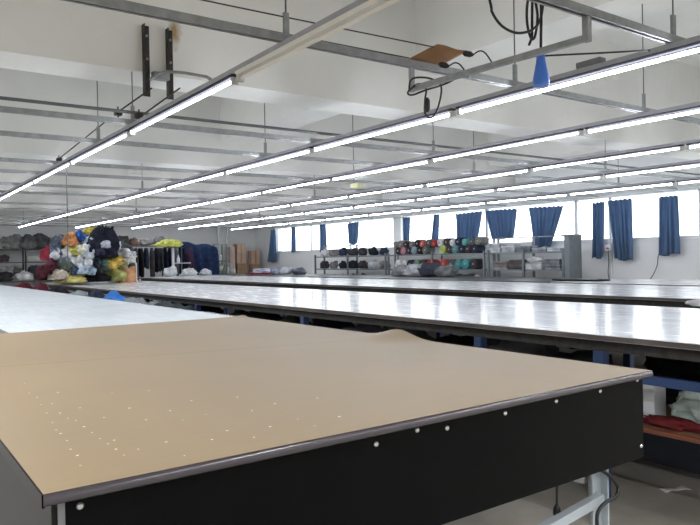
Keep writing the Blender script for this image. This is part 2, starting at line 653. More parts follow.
cm.grid(lambda u, v: lerp(lerp(c[0], c[1], u), lerp(c[3], c[2], u), v) + Vector((0, 0, .004 * math.sin(u * 7) * v)), 10, 8)
co = cm.build('cardboard_sheet', mat('brown_card', (150, 112, 78), .85, var=.15))
sm = co.modifiers.new('thick', 'SOLIDIFY')
sm.thickness = .006
tag(co, 'brown piece of cardboard lying on top of the dropped ceiling frame', 'cardboard')


def mid(t):
    return q2.lerp(q1, t)


def plug(p, d, lab):
    d = Vector(d).normalized()
    t = thing('cable_plug', lab, 'plug', p, 'black plugs on the dropped frame')
    MB().tube([p, p + d * .012, p + d * .04, p + d * .055], [.008, .015, .015, .007], 10).build('plug_body', M_black, t)
    s = [p + d * .055 + d * (.11 * i / 8) + Vector((0, 0, .045 * math.sin(i / 8 * PI) - .035 * i / 8)) for i in range(9)]
    MB().tube(s, .004, 6).build('plug_cord', M_black, t)


plug(at(439, 64, y=2.62), (.75, -.35, -.16), 'black cable plug below the cardboard near its front corner')
plug(at(463, 53, y=2.45), (.75, -.35, -.12), 'black cable plug right of the cardboard on the frame')
# cable hanging in a loop from the left post
loop = [at(409, 91, y=2.86), at(412, 79, y=2.85), at(428, 78, y=2.83), at(440, 84, y=2.8), at(441, 95, y=2.8), at(437, 110, y=2.8), at(431, 118, y=2.8), at(425, 113, y=2.8), at(425, 100, y=2.8), at(426, 88, y=2.81), at(418, 84, y=2.84), at(408, 92, y=2.85), at(412, 95, y=2.83), at(426, 90, y=2.78), at(445, 84, y=2.78), at(462, 75, y=2.68)]


def smooth_path(P, n=5):
    out = []
    for i in range(len(P) - 1):
        a, b_, c_, d_ = P[max(i - 1, 0)], P[i], P[i + 1], P[min(i + 2, len(P) - 1)]
        for k in range(n):
            t = k / n
            out.append(.5 * ((2 * b_) + (c_ - a) * t + (2 * a - 5 * b_ + 4 * c_ - d_) * t * t + (3 * b_ - a - 3 * c_ + d_) * t ** 3))
    return out + [P[-1]]


lp = thing('hanging_cable_loop', 'black cable looped around the left end of the dropped frame', 'cable', at(411, 92, y=2.85))
MB().tube(smooth_path(loop), .0055, 8).build('cable', M_black, lp)
pp = at(427, 104, y=2.78)
MB().tube([pp + Vector((0, 0, .035)), pp + Vector((0, 0, .02)), pp + Vector((0, 0, -.03)), pp + Vector((0, 0, -.045))], [.008, .017, .017, .008], 10).build('plug_body', M_black, lp)
# blue industrial plug on its cord
YB = 2.2
pb = at(541, 72, y=YB)
zt, zbm = at(541, 55, y=YB).z, at(541, 86, y=YB).z
bpg = thing('industrial_plug', 'blue industrial plug hanging on a black cord from the ceiling', 'plug', (pb.x, YB, zbm))
h = zt - zbm
MB().tube([(pb.x, YB, zt), (pb.x, YB, zt - .25 * h), (pb.x, YB, zt - .7 * h), (pb.x, YB, zt - .86 * h), (pb.x, YB, zbm)], [.02, .025, .039, .043, .039], 14).build('plug_body', M_blueplug, bpg)
MB().box(pb.x + .016, pb.x + .04, YB - .012, YB + .012, zbm + .01, zbm + .5 * h, bev=.004).build('plug_lid', M_blueplug, bpg)
crd = [Vector((pb.x, YB, zt - .01)), at(541, 30, y=YB), at(541, 0, y=YB), Vector((pb.x + .01, YB, 3.4)), Vector((pb.x + .02, YB, 4.1))]
MB().tube(smooth_path(crd), .007, 8).build('cord', M_black, bpg)
coil = [Vector((2.35, YB + .2, 4.1)), Vector((2.4, YB + .15, 3.1)), at(489, -3, y=YB + .1), at(492, 12, y=YB + .08), at(502, 26, y=YB + .06), at(517, 33, y=YB + .04), at(532, 30, y=YB + .03), at(540, 20, y=YB + .03),
        at(543, 5, y=YB + .03), at(545, -10, y=YB + .03), at(536, -16, y=YB + .04), at(528, 0, y=YB + .04), at(527, 22, y=YB + .04), at(531, 38, y=YB + .04), at(535, 36, y=YB + .04), at(537.5, 15, y=YB + .05), at(533, -5, y=YB + .05), at(532, 20, y=YB + .05), at(532, 36, y=YB + .05), at(529, 45, y=YB + .05)]
tag(MB().tube(smooth_path(coil), .0068, 8).build('coiled_cable', M_black), 'thick black cable hanging in loops above the blue plug', 'cable')
# thin bar from the frame to the second row
tag(MB().tube([at(520, 57, y=2.3), at(600, 53, y=2.05), at(683, 48.5, y=1.88)], .005, 8).build('thin_rod', M_darksteel), 'thin dark rod from the dropped frame to the second light row', 'rod')
# ballast box on row two and a pale starter box at row three
c = MB().box(3.35, 3.41, 2.24, 2.40, ZT + .065, ZT + .10, bev=.006)
tag(c.build('ballast_box', M_channel), 'grey ballast box on top of the second light row channel', 'ballast box')
p = at(354, 186, x=4.85 + .55)
st = thing('junction_box', 'small pale yellow junction box hanging beside the third light row', 'junction box', p)
MB().box(p.x - .05, p.x + .05, p.y - .14, p.y + .02, p.z - .035, p.z + .03, bev=.01).build('box_body', M_yellow, st)
MB().tube([(p.x, p.y, p.z), (p.x, p.y, 2.39), (5.4, p.y, 2.8 if 5.2 < p.y < 5.65 else 4.1)], .005, 6).build('cord', M_wire, st)
# cord hanging from the leftmost row down to the clothes pile
tag(MB().tube([Vector((1.72, 7.45, 2.36)), Vector((1.715, 7.45, 2.2)), Vector((1.72, 7.46, 1.7)), Vector((1.71, 7.47, 1.32))], .006, 6).build('hanging_cable', M_wire), 'thin cord hanging from the leftmost light row over the white table', 'cord')


# ------------------------------------------------------------------ tables
def legs_frame(root, xs, ys, zt, m, w=.05):
    for y in ys:
        for x in xs:
            MB().box(x - w / 2, x + w / 2, y - w / 2, y + w / 2, 0, zt, bev=.004).build('leg', m, root)


# --- front table, brown top with black end panel
TX0, TX1, TY0, TY1, TZ = .253, 2.255, 1.325, 4.56, .90
t1 = thing('cutting_table', 'large cutting table in front with brown top and black end panel', 'table', (1.25, 2.9, 0))


def kraft_top(u, v):
    x = TX0 + (TX1 - TX0) * u
    y = TY0 + (TY1 - TY0) * v
    z = TZ
    d = max(0, u - .86) / .14
    if d > 0:  # the sheet lifts off in a wave at the right edge
        z += .042 * d * d * math.exp(-((y - 2.72) / .14) ** 2)
        z += .012 * d * d * math.exp(-((y - 4.5) / .05) ** 2)
    return Vector((x, y, z))


mbk = MB()
mbk.grid(kraft_top, 40, 80)
rng = random.Random(3)
spots = []
for i in range(7):
    for j in range(5):
        a = 62 + i * 42 + j * 20 + rng.uniform(-8, 8)
        b = 392 + j * 15 + i * 1.5 + rng.uniform(-5, 5)
        spots.append((a, b))
for i in range(12):
    spots.append((25 + i * 5.2 + rng.uniform(-2, 2), 385 + i * 7.2 + rng.uniform(-2, 2)))
for i in range(10):
    spots.append((52 + i * 8, 405 + i * 5.5 + rng.uniform(-3, 3)))
for a, b in spots:
    q = at(a, b, z=TZ)
    if TX0 + .03 < q.x < TX1 - .3 and TY0 + .05 < q.y < TY1:
        s = rng.uniform(.002, .0042)
        mbk.add([(q.x + s * math.cos(k * PI / 3), q.y + s * math.sin(k * PI / 3), TZ + .0006) for k in range(6)], [tuple(range(6))], 1)
# seam between two boards
mbk.add([(TX0, 3.12, TZ + .0004), (TX1 - .3, 2.78, TZ + .0004), (TX1 - .3, 2.785, TZ + .0004), (TX0, 3.127, TZ + .0004)], [(0, 1, 2, 3)], 2)
M_seam = mat('seam_line', (104, 86, 62), .6, var=.1)
mbk.build('board_cover', [M_kraft, M_pin, M_seam], t1)
MB().box(TX0 + .004, TX1 - .004, TY0 + .004, TY1, TZ - .0235, TZ - .001).build('table_top', M_board, t1)
# rounded nosing along the near end and both sides


def nosing(p0, p1, outv):
    p0, p1, outv = Vector(p0), Vector(p1), Vector(outv)
    prof = []
    for k in range(9):
        a = PI / 2 - PI * k / 8
        prof.append((math.cos(a) * .008, math.sin(a) * .0115))
    mb = MB()
    vs = []
    for p in (p0, p1):
        for (dx, dz) in prof:
            vs.append(p + outv * dx + Vector((0, 0, dz)))
    n = len(prof)
    mb.add(vs, [(i, i + 1, n + i + 1, n + i) for i in range(n - 1)], 0, True)
    mb.add([vs[i] for i in range(n)], [tuple(range(n))])
    mb.add([vs[n + i] for i in range(n)], [tuple(range(n))[::-1]])
    mb.add([vs[0], vs[n], vs[2 * n - 1], vs[n - 1]], [(0, 1, 2, 3)])
    return mb


nosing((TX0 - .001, TY0, TZ - .0122), (TX1 + .001, TY0, TZ - .0122), (0, -1, 0)).build('edge_trim', M_nose, t1)
MB().box(TX0 - .003, TX0 + .003, TY0, TY1, TZ - .026, TZ - .0012).build('edge_trim', M_panel, t1)
nosing((TX1, TY0, TZ - .0122), (TX1, TY1, TZ - .0122), (1, 0, 0)).build('edge_trim', M_nose, t1)
PY = 1.355
px1 = TX1 - .004
MB().box(TX0 + .03, px1, PY, PY + .016, .585, TZ - .028).build('end_panel', M_panel, t1)
ep = [o for o in t1.children if o.name.startswith('end_panel')][0]
for a, b in [(80, 506), (376, 444), (417, 430), (447, 428), (505, 413), (556, 401), (600, 391), (637, 380), (641, 446)]:
    q = at(a, b, y=PY)
    if q.x > px1 - .015:
        q.x = px1 - .015
    MB().tube([(q.x, PY + .002, q.z), (q.x, PY - .0025, q.z), (q.x, PY - .0045, q.z)], [.0075, .0075, .004], 10).build('screw', M_screw, ep)
MB().box(TX0 + .022, TX0 + .034, PY + .016, TY1 - .1, .56, TZ - .028).build('side_panel', M_side, t1)
MB().box(TX0 + .0295, TX0 + .0415, PY - .008, PY, .585, TZ - .03).build('corner_profile', M_channel, t1)
MB().box(px1 - .02, px1 - .006, PY + .03, TY1 - .1, .62, TZ - .028).build('side_panel', M_panel, t1)
for (lx, ly) in ((2.135, 1.47), (.42, 1.47), (2.135, 4.2), (.42, 4.2)):
    c = MB()
    c.box(lx - .03, lx + .03, ly - .004, ly + .004, .0, TZ - .028)
    c.box(lx + .022, lx + .03, ly - .03, ly + .05, 0, TZ - .028)
    c.box(lx - .05, lx + .05, ly - .05, ly + .06, 0, .008)
    c.build('leg', M_legm, t1)
MB().bar((.42, 1.45, .243), (2.13, 1.45, .440), .03, .034).build('cross_bar', M_legm, t1)
MB().bar((2.11, 1.5, .5), (2.11, 4.2, .5), .03, .035).build('long_rail', M_galv, t1)
MB().bar((.45, 1.5, .5), (.45, 4.2, .5), .03, .035).build('long_rail', M_galv, t1)
MB().bar((1.62, 1.9, .6), (2.1, 1.5, .50), .03, .02).build('brace', M_galv, t1)
# cable and a little plug hanging under the table end
q = at(557, 478, y=1.5)
q2b = at(557, 514, y=1.5)
hp = thing('hanging_plug', 'small black plug hanging on a cord under the brown table', 'plug', q2b)
MB().tube([Vector((q.x, 1.5, .58)), Vector((q.x, 1.5, .62)), Vector((q2b.x, 1.5, q2b.z + .03))][1:], .004, 6).build('cord', M_black, hp)
MB().tube([Vector((q2b.x, 1.5, q2b.z + .035)), Vector((q2b.x, 1.5, q2b.z + .02)), Vector((q2b.x, 1.5, q2b.z)), Vector((q2b.x, 1.5, q2b.z - .008))], [.005, .012, .014, .01], 10).build('plug_body', M_black, hp)
cl = [at(601, 470, y=1.43), at(612, 478, y=1.43), at(618, 488, y=1.43), at(615, 497, y=1.42), at(605, 503, y=1.41), at(598, 512, y=1.41), at(597, 525, y=1.41), at(600, 545, y=1.41), Vector((2.06, 1.41, .02))]
tag(MB().tube(smooth_path(cl), .0065, 8).build('leg_cable', M_black), 'black cable wound around the right leg of the brown table', 'cable')

# --- white table behind the brown one
tw = thing('cutting_table', 'white-topped cutting table joining the far end of the brown table', 'table', (1.5, 10, 0))
MB().box(.70, 2.235, 4.58, 17.0, .868, .897, bev=.003).build('table_top', M_top1, tw)
MB().box(2.236, 2.246, 4.58, 17.0, .862, .899).build('edge_trim', M_nose, tw)
MB().box(.689, .699, 4.58, 17.0, .862, .899).build('edge_trim', M_nose, tw)
MB().box(.78, 2.15, 4.75, 16.9, .80, .867).build('under_frame', M_darksteel, tw)
legs_frame(tw, (.85, 2.08), (4.9, 8, 11, 14, 16.8), .80, M_legm)


def long_table(label, x0, x1, y0, y1, legys, topm, shelf=True):
    t = thing('cutting_table', label, 'table', ((x0 + x1) / 2, (y0 + y1) / 2, 0), 'long cutting tables')
    MB().box(x0, x1, y0, y1, .868, .90, bev=.003).build('table_top', topm, t)
    MB().box(x0 - .006, x0 - .001, y0, y1, .872, .896).build('edge_strip', M_woodedge, t)
    MB().box(x0 + .10, x0 + .14, y0 + .05, y1 - .05, .80, .867).build('apron_rail', M_darksteel, t)
    MB().box(x1 - .14, x1 - .10, y0 + .05, y1 - .05, .80, .867).build('apron_rail', M_darksteel, t)
    legs_frame(t, (x0 + .12, x1 - .12), legys, .80, M_bluesteel, .06)
    MB().box(x0 + .105, x0 + .135, y0 + .05, y1 - .05, .655, .70).build('side_rail', M_bluesteel, t)
    if shelf:
        MB().box(x0 + .20, x1 - .2, y0 + .05, y1 - .05, .385, .41).build('lower_shelf', M_board, t)
    return t


LT2 = 'long cutting table with glossy worn top right behind the brown table'
long_table(LT2, 3.06, 4.95, .9, 15.6, (1.0, 2.15, 3.02, 5.15, 7.55, 9.9, 12.3, 15.2), M_top)
long_table('third long cutting table with glossy top, second behind the brown table', 5.97, 8.05, 1.2, 18.3, (1.4, 3.4, 5.8, 8.2, 10.6, 13, 15.4, 18), M_top)
long_table('pale table nearest the windows under the cut curtains', 8.36, 9.9, 1.8, 6.5, (2, 4.2, 6.3), M_top)
long_table('dark-topped work table in front of the window shelves', 8.40, 9.85, 6.62, 18.8, (6.9, 9.5, 12, 14.5, 17), M_darktop)


# ------------------------------------------------------------------ soft goods
def ico(sub):
    import bmesh
    bm = bmesh.new()
    bmesh.ops.create_icosphere(bm, subdivisions=sub, radius=1)
    vs = [v.co.copy() for v in bm.verts]
    fs = [tuple(v.index for v in f.verts) for f in bm.faces]
    bm.free()
    return vs, fs


ICO = {3: ico(3), 4: ico(4)}


def blob_mb(c, r, seed, sub=4, fold=.30, flat=.55, rot=0, base=None, top=None):
    """a crumpled heap of cloth: folded, flattened where it lies"""
    vs, fs = ICO[sub]
    off = Vector((seed * 3.17, seed * 1.31, seed * 7.7))
    out = []
    for d in vs:
        n1 = noise.noise(d * 1.3 + off)
        n2 = 1 - abs(noise.noise(Vector((d.x * 2.6, d.y * 2.6, d.z * 1.6)) + off * 1.7)) * 2
        n3 = 1 - abs(noise.noise(d * 5.5 + off * .6)) * 2
        n4 = 1 - abs(noise.noise(d * 11 + off * 1.3 + Vector((n2, n3, n1)))) * 2
        k = 1 + .42 * n1 + fold * 1.15 * (n2 - .5) + fold * .7 * (n3 - .5) + fold * .28 * (n4 - .5)
        k = max(.35, k)
        p = d * k
        if p.z < -flat:
            p.z = -flat + (p.z + flat) * .12
        ca, sa = math.cos(rot), math.sin(rot)
        x, y = p.x * r[0], p.y * r[1]
        out.append(Vector((c[0] + x * ca - y * sa, c[1] + x * sa + y * ca, c[2] + p.z * r[2])))
    if base is not None:  # lay it down on its support
        dz = base - min(p.z for p in out)
        for p in out:
            p.z += dz
        if top is not None:
            hi = max(p.z for p in out) - base
            for p in out:
                p.z = base + (top - base) * (min(1, (p.z - base) / hi)) ** .75
    mb = MB()
    mb.add(out, fs, 0, True)
    return mb


_seed = [0]


def bundle(name, label, cat, c, r, rgb, group=None, sub=3, flat=.55, fold=.30, parent=None, base=None, top=None):
    _seed[0] += 1
    o = blob_mb(c, r, _seed[0], sub, fold, flat, rot=(_seed[0] * .7 % 1.2 - .6) * (1 if base is None else .3), base=base, top=top).build(name, fabric(rgb), parent)
    if parent is None:
        tag(o, label, cat, group)
    return o


def bundle_px(name, label, cat, box, y, rgb, group=None, sub=3, depth=None, **k):
    """cloth bundle that fills the photo box (x0, y0, x1, y1) at depth y"""
    x0, y0, x1, y1 = box
    c = at((x0 + x1) / 2, (y0 + y1) / 2, y=y)
    wv = (at(x1, (y0 + y1) / 2, y=y) - at(x0, (y0 + y1) / 2, y=y)).length / 2
    hv = (at((x0 + x1) / 2, y0, y=y) - at((x0 + x1) / 2, y1, y=y)).length / 2
    return bundle(name, label, cat, (c.x, y, c.z), (wv * 1.1, depth or max(.15, min(wv, .5)), hv * 1.25), rgb, group, sub, **k)


G = 'garments in the big clothes pile'
PX = 'on the big clothes pile'
# the heart of the pile: hidden sacks that carry the rest
bundle('cloth_sack', 'large dark sack in the middle of the big clothes pile', 'sack', (3.52, 15.0, 1.28), (.34, .3, .5), (62, 66, 74), G, 4, .66, base=.902)
bundle('cloth_sack', 'dark grey sack under the mustard cloth on the clothes pile', 'sack', (4.5, 14.95, 1.12), (.28, .3, .5), (70, 72, 70), G, 4, .6, base=.902)
pile = [
    ((86, 229, 100, 239), 14.25, (196, 174, 56), 'mustard yellow cloth lying on the very top of the clothes pile'),
    ((74, 234, 87, 244), 14.2, (42, 90, 178), 'bright blue cloth near the top left of the clothes pile'),
    ((81, 238, 93, 245), 14.0, (196, 200, 222), 'pale lavender cloth right of the blue cloth on the pile'),
    ((62, 236, 76, 249), 14.2, (206, 128, 66), 'orange cloth at the upper left of the clothes pile'),
    ((91, 231, 115, 262), 13.82, (34, 36, 52), 'big black bundle at the upper right of the clothes pile'),
    ((101, 242, 108, 249), 13.5, (176, 180, 192), 'small pale scrap on the big black bundle of the pile'),
    ((80, 246, 96, 262), 13.9, (204, 214, 222), 'crumpled white shirt at the centre of the clothes pile'),
    ((76, 252, 97, 272), 14.0, (30, 40, 66), 'navy garment under the white shirt of the clothes pile'),
    ((102, 257, 122, 273), 14.0, (206, 170, 60), 'golden yellow cloth at the right side of the pile'),
    ((102, 269, 119, 283), 13.9, (178, 178, 96), 'yellow-green cloth at the foot of the pile by the orange bag'),
    ((113, 251, 132, 263), 14.2, (186, 188, 190), 'light grey cloth above the golden cloth of the pile'),
    ((112, 243, 120, 256), 14.3, (184, 188, 200), 'pale cloth right of the big black bundle on the pile'),
    ((93, 260, 105, 274), 13.9, (92, 128, 118), 'teal green cloth in the lower middle of the pile'),
    ((82, 273, 108, 283), 13.8, (28, 30, 36), 'black garment at the foot of the pile'),
    ((55, 272, 84, 284), 13.75, (222, 206, 112), 'pale yellow cloth at the foot of the pile'),
    ((70, 257, 83, 269), 13.85, (208, 212, 212), 'off-white bundle left of the navy garment on the pile'),
    ((78, 265, 92, 275), 13.7, (192, 208, 226), 'light blue garment above the black one at the pile foot'),
    ((67, 246, 83, 257), 14.0, (198, 192, 84), 'lime yellow cloth below the orange cloth of the pile'),
    ((40, 264, 60, 282), 13.9, (84, 36, 48), 'maroon garment at the left foot of the pile'),
    ((50, 271, 61, 281), 13.65, (186, 172, 160), 'beige cloth in front of the maroon garment of the pile'),
    ((57, 264, 73, 277), 13.8, (84, 96, 84), 'olive grey garment right of the maroon garment on the pile'),
    ((46, 248, 55, 262), 14.2, (158, 44, 64), 'crimson cloth at the left edge of the pile'),
    ((51, 249, 59, 262), 14.1, (206, 206, 214), 'white cloth beside the crimson cloth of the pile'),
    ((53, 240, 68, 265), 14.3, (84, 98, 118), 'slate blue garment hanging down the left of the pile'),
    ((63, 249, 70, 262), 13.95, (212, 214, 216), 'small white garment left of the lime cloth on the pile'),
]
pile += [
    ((97, 249, 104, 256), 13.5, (58, 60, 84), 'dusky blue scrap low on the big black bundle of the pile'),
    ((89, 242, 97, 250), 13.85, (168, 150, 140), 'taupe cloth between white shirt and mustard cloth of the pile'),
    ((84, 259, 91, 266), 13.65, (226, 228, 232), 'bright white rag in front of the navy garment of the pile'),
    ((73, 268, 81, 276), 13.6, (70, 92, 132), 'denim blue rag low in the pile right of the olive garment'),
    ((107, 262, 114, 270), 13.65, (226, 190, 84), 'light yellow rag on the golden cloth of the pile'),
    ((118, 262, 127, 270), 13.8, (146, 140, 96), 'khaki rag above the orange bag of the pile'),
    ((60, 258, 67, 266), 13.85, (120, 126, 138), 'bluish grey rag at the left flank of the pile'),
    ((69, 240, 77, 247), 13.95, (226, 146, 86), 'light orange rag right below the orange cloth of the pile'),
    ((108, 238, 116, 247), 14.0, (52, 54, 70), 'ink blue rag on the upper right flank of the pile'),
    ((96, 266, 104, 275), 13.65, (60, 62, 66), 'charcoal rag right of the light blue garment of the pile'),
    ((46, 262, 53, 270), 13.75, (116, 60, 72), 'old rose rag on the maroon garment of the pile'),
    ((76, 247, 83, 254), 13.75, (230, 226, 200), 'cream rag beside the lime yellow cloth of the pile'),
    ((88, 268, 95, 276), 13.55, (150, 170, 190), 'steel blue rag low at the middle of the pile'),
    ((122, 255, 131, 264), 14.0, (212, 210, 206), 'ivory rag at the right shoulder of the pile'),
]
for bx, y, rgb, lab in pile:
    bundle_px('garment', lab, 'garment', bx, y, rgb, G, 4, depth=.3 if bx[2] - bx[0] > 10 else .18)
# orange bag with white side
x0, x1 = at(120, 274, y=13.9).x, at(136, 274, y=13.9).x
ob = thing('storage_bag', 'orange storage bag with white side panel right of the pile', 'bag', ((x0 + x1) / 2, 14.05, .9))
b = MB()
b.grid(lambda u, v: Vector((x0 + (x1 - x0) * u, 13.9 + .04 * math.sin(u * PI) * -1, .9 + .32 * v + .05 * v * math.sin(u * 9) * .4)), 14, 8)
b.box(x0, x1, 13.92, 14.25, .9, 1.18)
b.build('bag_body', fabric((214, 150, 100)), ob)
MB().box(x1 + .001, x1 + .02, 13.88, 14.25, .9, 1.3).build('side_panel', M_whiteprop, ob)
MB().tube(smooth_path([Vector((x0 + .05, 13.88, 1.2)), Vector((x0 + .2, 13.86, 1.32)), Vector((x1 - .05, 13.88, 1.42)), Vector((x1, 13.9, 1.25))]), .018, 8).build('strap', fabric((206, 204, 190)), ob)

# sacks in the aisle between the white table and the long table
for bx, xx, yy, rgb, lab in [
    ((23, 281, 44, 294), 2.62, 15.6, (104, 34, 48), 'maroon sack between white table and long table, leftmost in the aisle'),
    ((44, 281, 66, 296), 2.62, 13.6, (86, 30, 42), 'dark red sack in the aisle in front of the yellow cloth'),
    ((66, 285, 84, 296), 2.62, 12.2, (36, 34, 40), 'black sack in the aisle behind the white table'),
    ((83, 289, 100, 301), 2.62, 11.0, (128, 142, 146), 'grey-green sack in the aisle behind the white table'),
    ((98, 288, 118, 302), 2.64, 10.0, (40, 50, 68), 'dark navy sack left of the bright blue sack in the aisle'),
    ((114, 289, 146, 306), 2.64, 8.75, (46, 118, 214), 'bright blue sack standing in the aisle behind the white table'),
    ((138, 295, 164, 310), 2.66, 7.95, (132, 140, 142), 'light grey sack right of the bright blue sack in the aisle'),
    ((166, 298, 182, 313), 2.68, 7.1, (64, 74, 78), 'dark grey sack right of the light grey sack in the aisle'),
]:
    top = at((bx[0] + bx[2]) / 2, bx[1] + 2.5, x=xx).z
    w = .30 if rgb != (46, 118, 214) else .40
    hh = min(top, .93) / 1.62
    bundle('cloth_sack', lab, 'sack', (xx, yy, hh * .62), (w, .34, hh), rgb, 'sacks in the aisle', 4, .6, fold=.16, base=.0, top=top)

# fabric bundles stored on the lower shelf of the long table
cols = [(40, 42, 48, 'charcoal'), (30, 36, 56, 'navy'), (72, 92, 90, 'dull teal'), (84, 84, 88, 'grey'), (58, 66, 62, 'dark green'), (120, 122, 128, 'pale grey'), (46, 40, 44, 'black-brown')]
yy = 2.55
i = 0
while yy < 12.6:
    cc = cols[(i * 3) % 7]
    bundle('fabric_bundle', '%s fabric bundle under the long glossy table, %s from near end' % (cc[3], ORD[i]), 'fabric bundle',
           (3.6 + .05 * (i % 3), yy, .545), (.22, .27, .2 if i % 2 else .17), cc[:3], 'fabric bundles on the lower shelf', 3, .6, base=.412)
    yy += .58 if i < 6 else .75
    i += 1
# near things on the same shelf
q = at(651, 402, x=3.45)
c = MB().box(3.43, 3.55, q.y - .03, q.y + .035, .411, .62, bev=.004)
tag(c.build('carton', M_whiteprop), 'narrow white carton standing on the lower shelf at right', 'carton')
bundle('plastic_bag', 'pale green plastic bag beside the white carton on the shelf', 'bag', (3.56, 1.80, .535), (.10, .14, .12), (182, 200, 190), None, 4, base=.412)
bundle('red_cloth', 'red cloth lying in front of the pale green bag', 'cloth', (3.37, 1.86, .438), (.06, .16, .03), (120, 34, 38), None, 4, .5, base=.412)
bundle('fabric_bundle', 'tan cloth bundle at the right picture edge on the shelf', 'fabric bundle', (3.52, 1.47, .50), (.12, .13, .14), (128, 112, 92), None, 4, base=.412)
MB().box(3.25, 3.275, 1.0, 2.6, .393, .411).build('shelf_lip', M_plank, [o for o in COL.objects if o.get('label') == LT2][0])
bundle('plastic_sack', 'black plastic sack stuffed under the table end at right', 'sack', (4.0, 2.0, .60), (.22, .36, .2), (26, 27, 30), None, 4, .75, fold=.2, base=.412)
for k, y in enumerate((1.0, 1.75, 2.5, 3.25)):  # crates added to deepen the shade below the lower shelf
    t = thing('shade_crate', 'added dark crate deepening the shade under the long table, %s from its near end' % ORD[k], 'crate', (4.35, y + .35, 0), 'added dark crates under the long table')
    b = MB()
    b.box(3.98, 4.72, y, y + .7, .0, .02)
    b.box(3.98, 4.0, y, y + .7, .02, .33)
    b.box(4.70, 4.72, y, y + .7, .02, .33)
    b.box(4.0, 4.70, y, y + .02, .02, .33)
    b.box(4.0, 4.70, y + .68, y + .7, .02, .33)
    b.build('crate_body', mat('dark_crate', (40, 44, 58), .55, var=.15), t)
    MB().box(3.965, 3.98, y, y + .7, .30, .335).build('crate_rim', mat('dark_crate', (40, 44, 58)), t)
# scrap on the floor
p = at(676, 490, z=.0)
d = Vector((.05, .035, 0))
pm = MB()
pm.grid(lambda u, v: Vector((p.x + (u - .5) * .15 + (v - .5) * .03, p.y - (u - .5) * .07 + (v - .5) * (.03 + .05 * abs(u - .5)), .004 + .006 * math.sin(u * 6) ** 2)), 12, 4)
po = pm.build('paper_scrap', M_paper)
po.modifiers.new('thick', 'SOLIDIFY').thickness = .002
tag(po, 'white scrap of paper lying on the concrete floor', 'paper')


# ------------------------------------------------------------------ end wall shelves and racks
def shelf_unit(label, x0, x1, y0, y1, planks, h, m, mp, ups):
    t = thing('shelf_unit', label, 'shelf', ((x0 + x1) / 2, (y0 + y1) / 2, 0), 'storage shelves')
    for x in ups:
        for y in (y0, y1 - .04):
            MB().box(x, x + .04, y, y + .04, 0, h).build('upright', m, t)
    for z in planks:
        MB().box(x0, x1, y0 + .041, y1 - .041, z - .03, z).build('shelf_board', mp, t)
    return t


shelf_unit('tall dark storage shelf along the end wall at far left', 2.2, 5.2, 21.3, 21.74, (.45, 1.02, 1.38, 1.75), 1.78, M_darksteel, M_oldshelf, (2.25, 3.72, 5.12))
G2 = 'bundles on the end wall shelf'
for x, w, h, rgb, lab in [(3.0, .22, .15, (150, 150, 152), 'pale grey bundle at the left end of the top end-wall shelf'), (3.42, .24, .2, (132, 132, 130), 'grey lumpy bundle on the top end-wall shelf, second from left'),
                          (3.86, .24, .2, (108, 108, 108), 'dark grey bundle on the top end-wall shelf, third from left'), (4.22, .2, .2, (84, 86, 92), 'charcoal bundle on the top end-wall shelf, fourth from left'),
                          (4.58, .2, .17, (140, 142, 150), 'light grey bundle on the top end-wall shelf near the pile'), (4.92, .18, .18, (120, 130, 146), 'bluish grey bundle at the right end of the top shelf')]:
    bundle('fabric_bundle', lab, 'fabric bundle', (x, 21.5, 1.75), (w * 1.15, .17, h * 1.2), rgb, G2, 4, .62, base=1.752)
for x, z, w, h, rgb, lab in [(3.15, 1.38, .2, .12, (86, 74, 74), 'brown bundle on the second end-wall shelf at left'), (3.3, 1.02, .2, .13, (160, 160, 160), 'pale bundle on the third end-wall shelf at left'),
                             (3.52, 1.02, .16, .12, (100, 100, 96), 'dull grey bundle on the third end-wall shelf'), (4.0, 1.02, .18, .13, (70, 76, 84), 'slate bundle on the third end-wall shelf, right part'),
                             (4.5, 1.02, .2, .15, (98, 100, 104), 'grey bundle on the third end-wall shelf near the pile')]:
    bundle('fabric_bundle', lab, 'fabric bundle', (x, 21.5, z), (w * .9, .12, h), rgb, G2, 4, .62, base=z + .002)
c = MB().box(3.78, 4.12, 21.36, 21.66, 1.381, 1.55, bev=.006)
tag(c.build('carton', mat('grey_carton', (176, 176, 172), .8, var=.05)), 'pale grey carton on the second end-wall shelf', 'carton')
for x, y, w, rgb, lab in [(3.1, 20.9, .26, (52, 50, 54), 'dark bundle on a low bench before the end wall, leftmost'), (3.62, 20.9, .24, (206, 208, 208), 'white bundle on a low bench before the end wall'),
                          (4.15, 20.9, .3, (36, 44, 60), 'navy bundle on a low bench before the end wall'), (4.7, 20.9, .26, (84, 80, 84), 'grey-brown bundle on the low bench left of the pile')]:
    bundle('fabric_bundle', lab, 'fabric bundle', (x, y, .9), (w * .85, .2, .16), rgb, 'bundles on the low bench', 3, .62, base=.84)
bt = thing('low_bench', 'low wooden bench with bundles before the end wall shelf', 'bench', (3.9, 20.9, 0))
MB().box(2.6, 5.2, 20.6, 21.2, .80, .838).build('bench_top', M_oldshelf, bt)
for x in (2.7, 5.1):
    for y in (20.66, 21.14):
        MB().box(x - .03, x + .03, y - .03, y + .03, 0, .80).build('leg', M_darksteel, bt)


# garments on a rack
def garment_mb(x, y, zt, h, w, th, seed):
    def fn(u, v):
        a = 2 * PI * u
        wv = w * (.25 + .75 * min(1, v * 5)) * (1 + .08 * math.sin(seed + v * 7))
        t_ = th * (1 + .3 * math.sin(3 * a + seed * 2) * v)
        return Vector((x + math.cos(a) * t_, y + math.sin(a) * wv, zt - h * v + .03 * math.sin(seed + 3 * a) * v))
    mb = MB()
    mb.grid(fn, 20, 8)
    top = [fn(i / 20, 0) for i in range(20)]
    mb.add(top, [tuple(range(20))])
    return mb


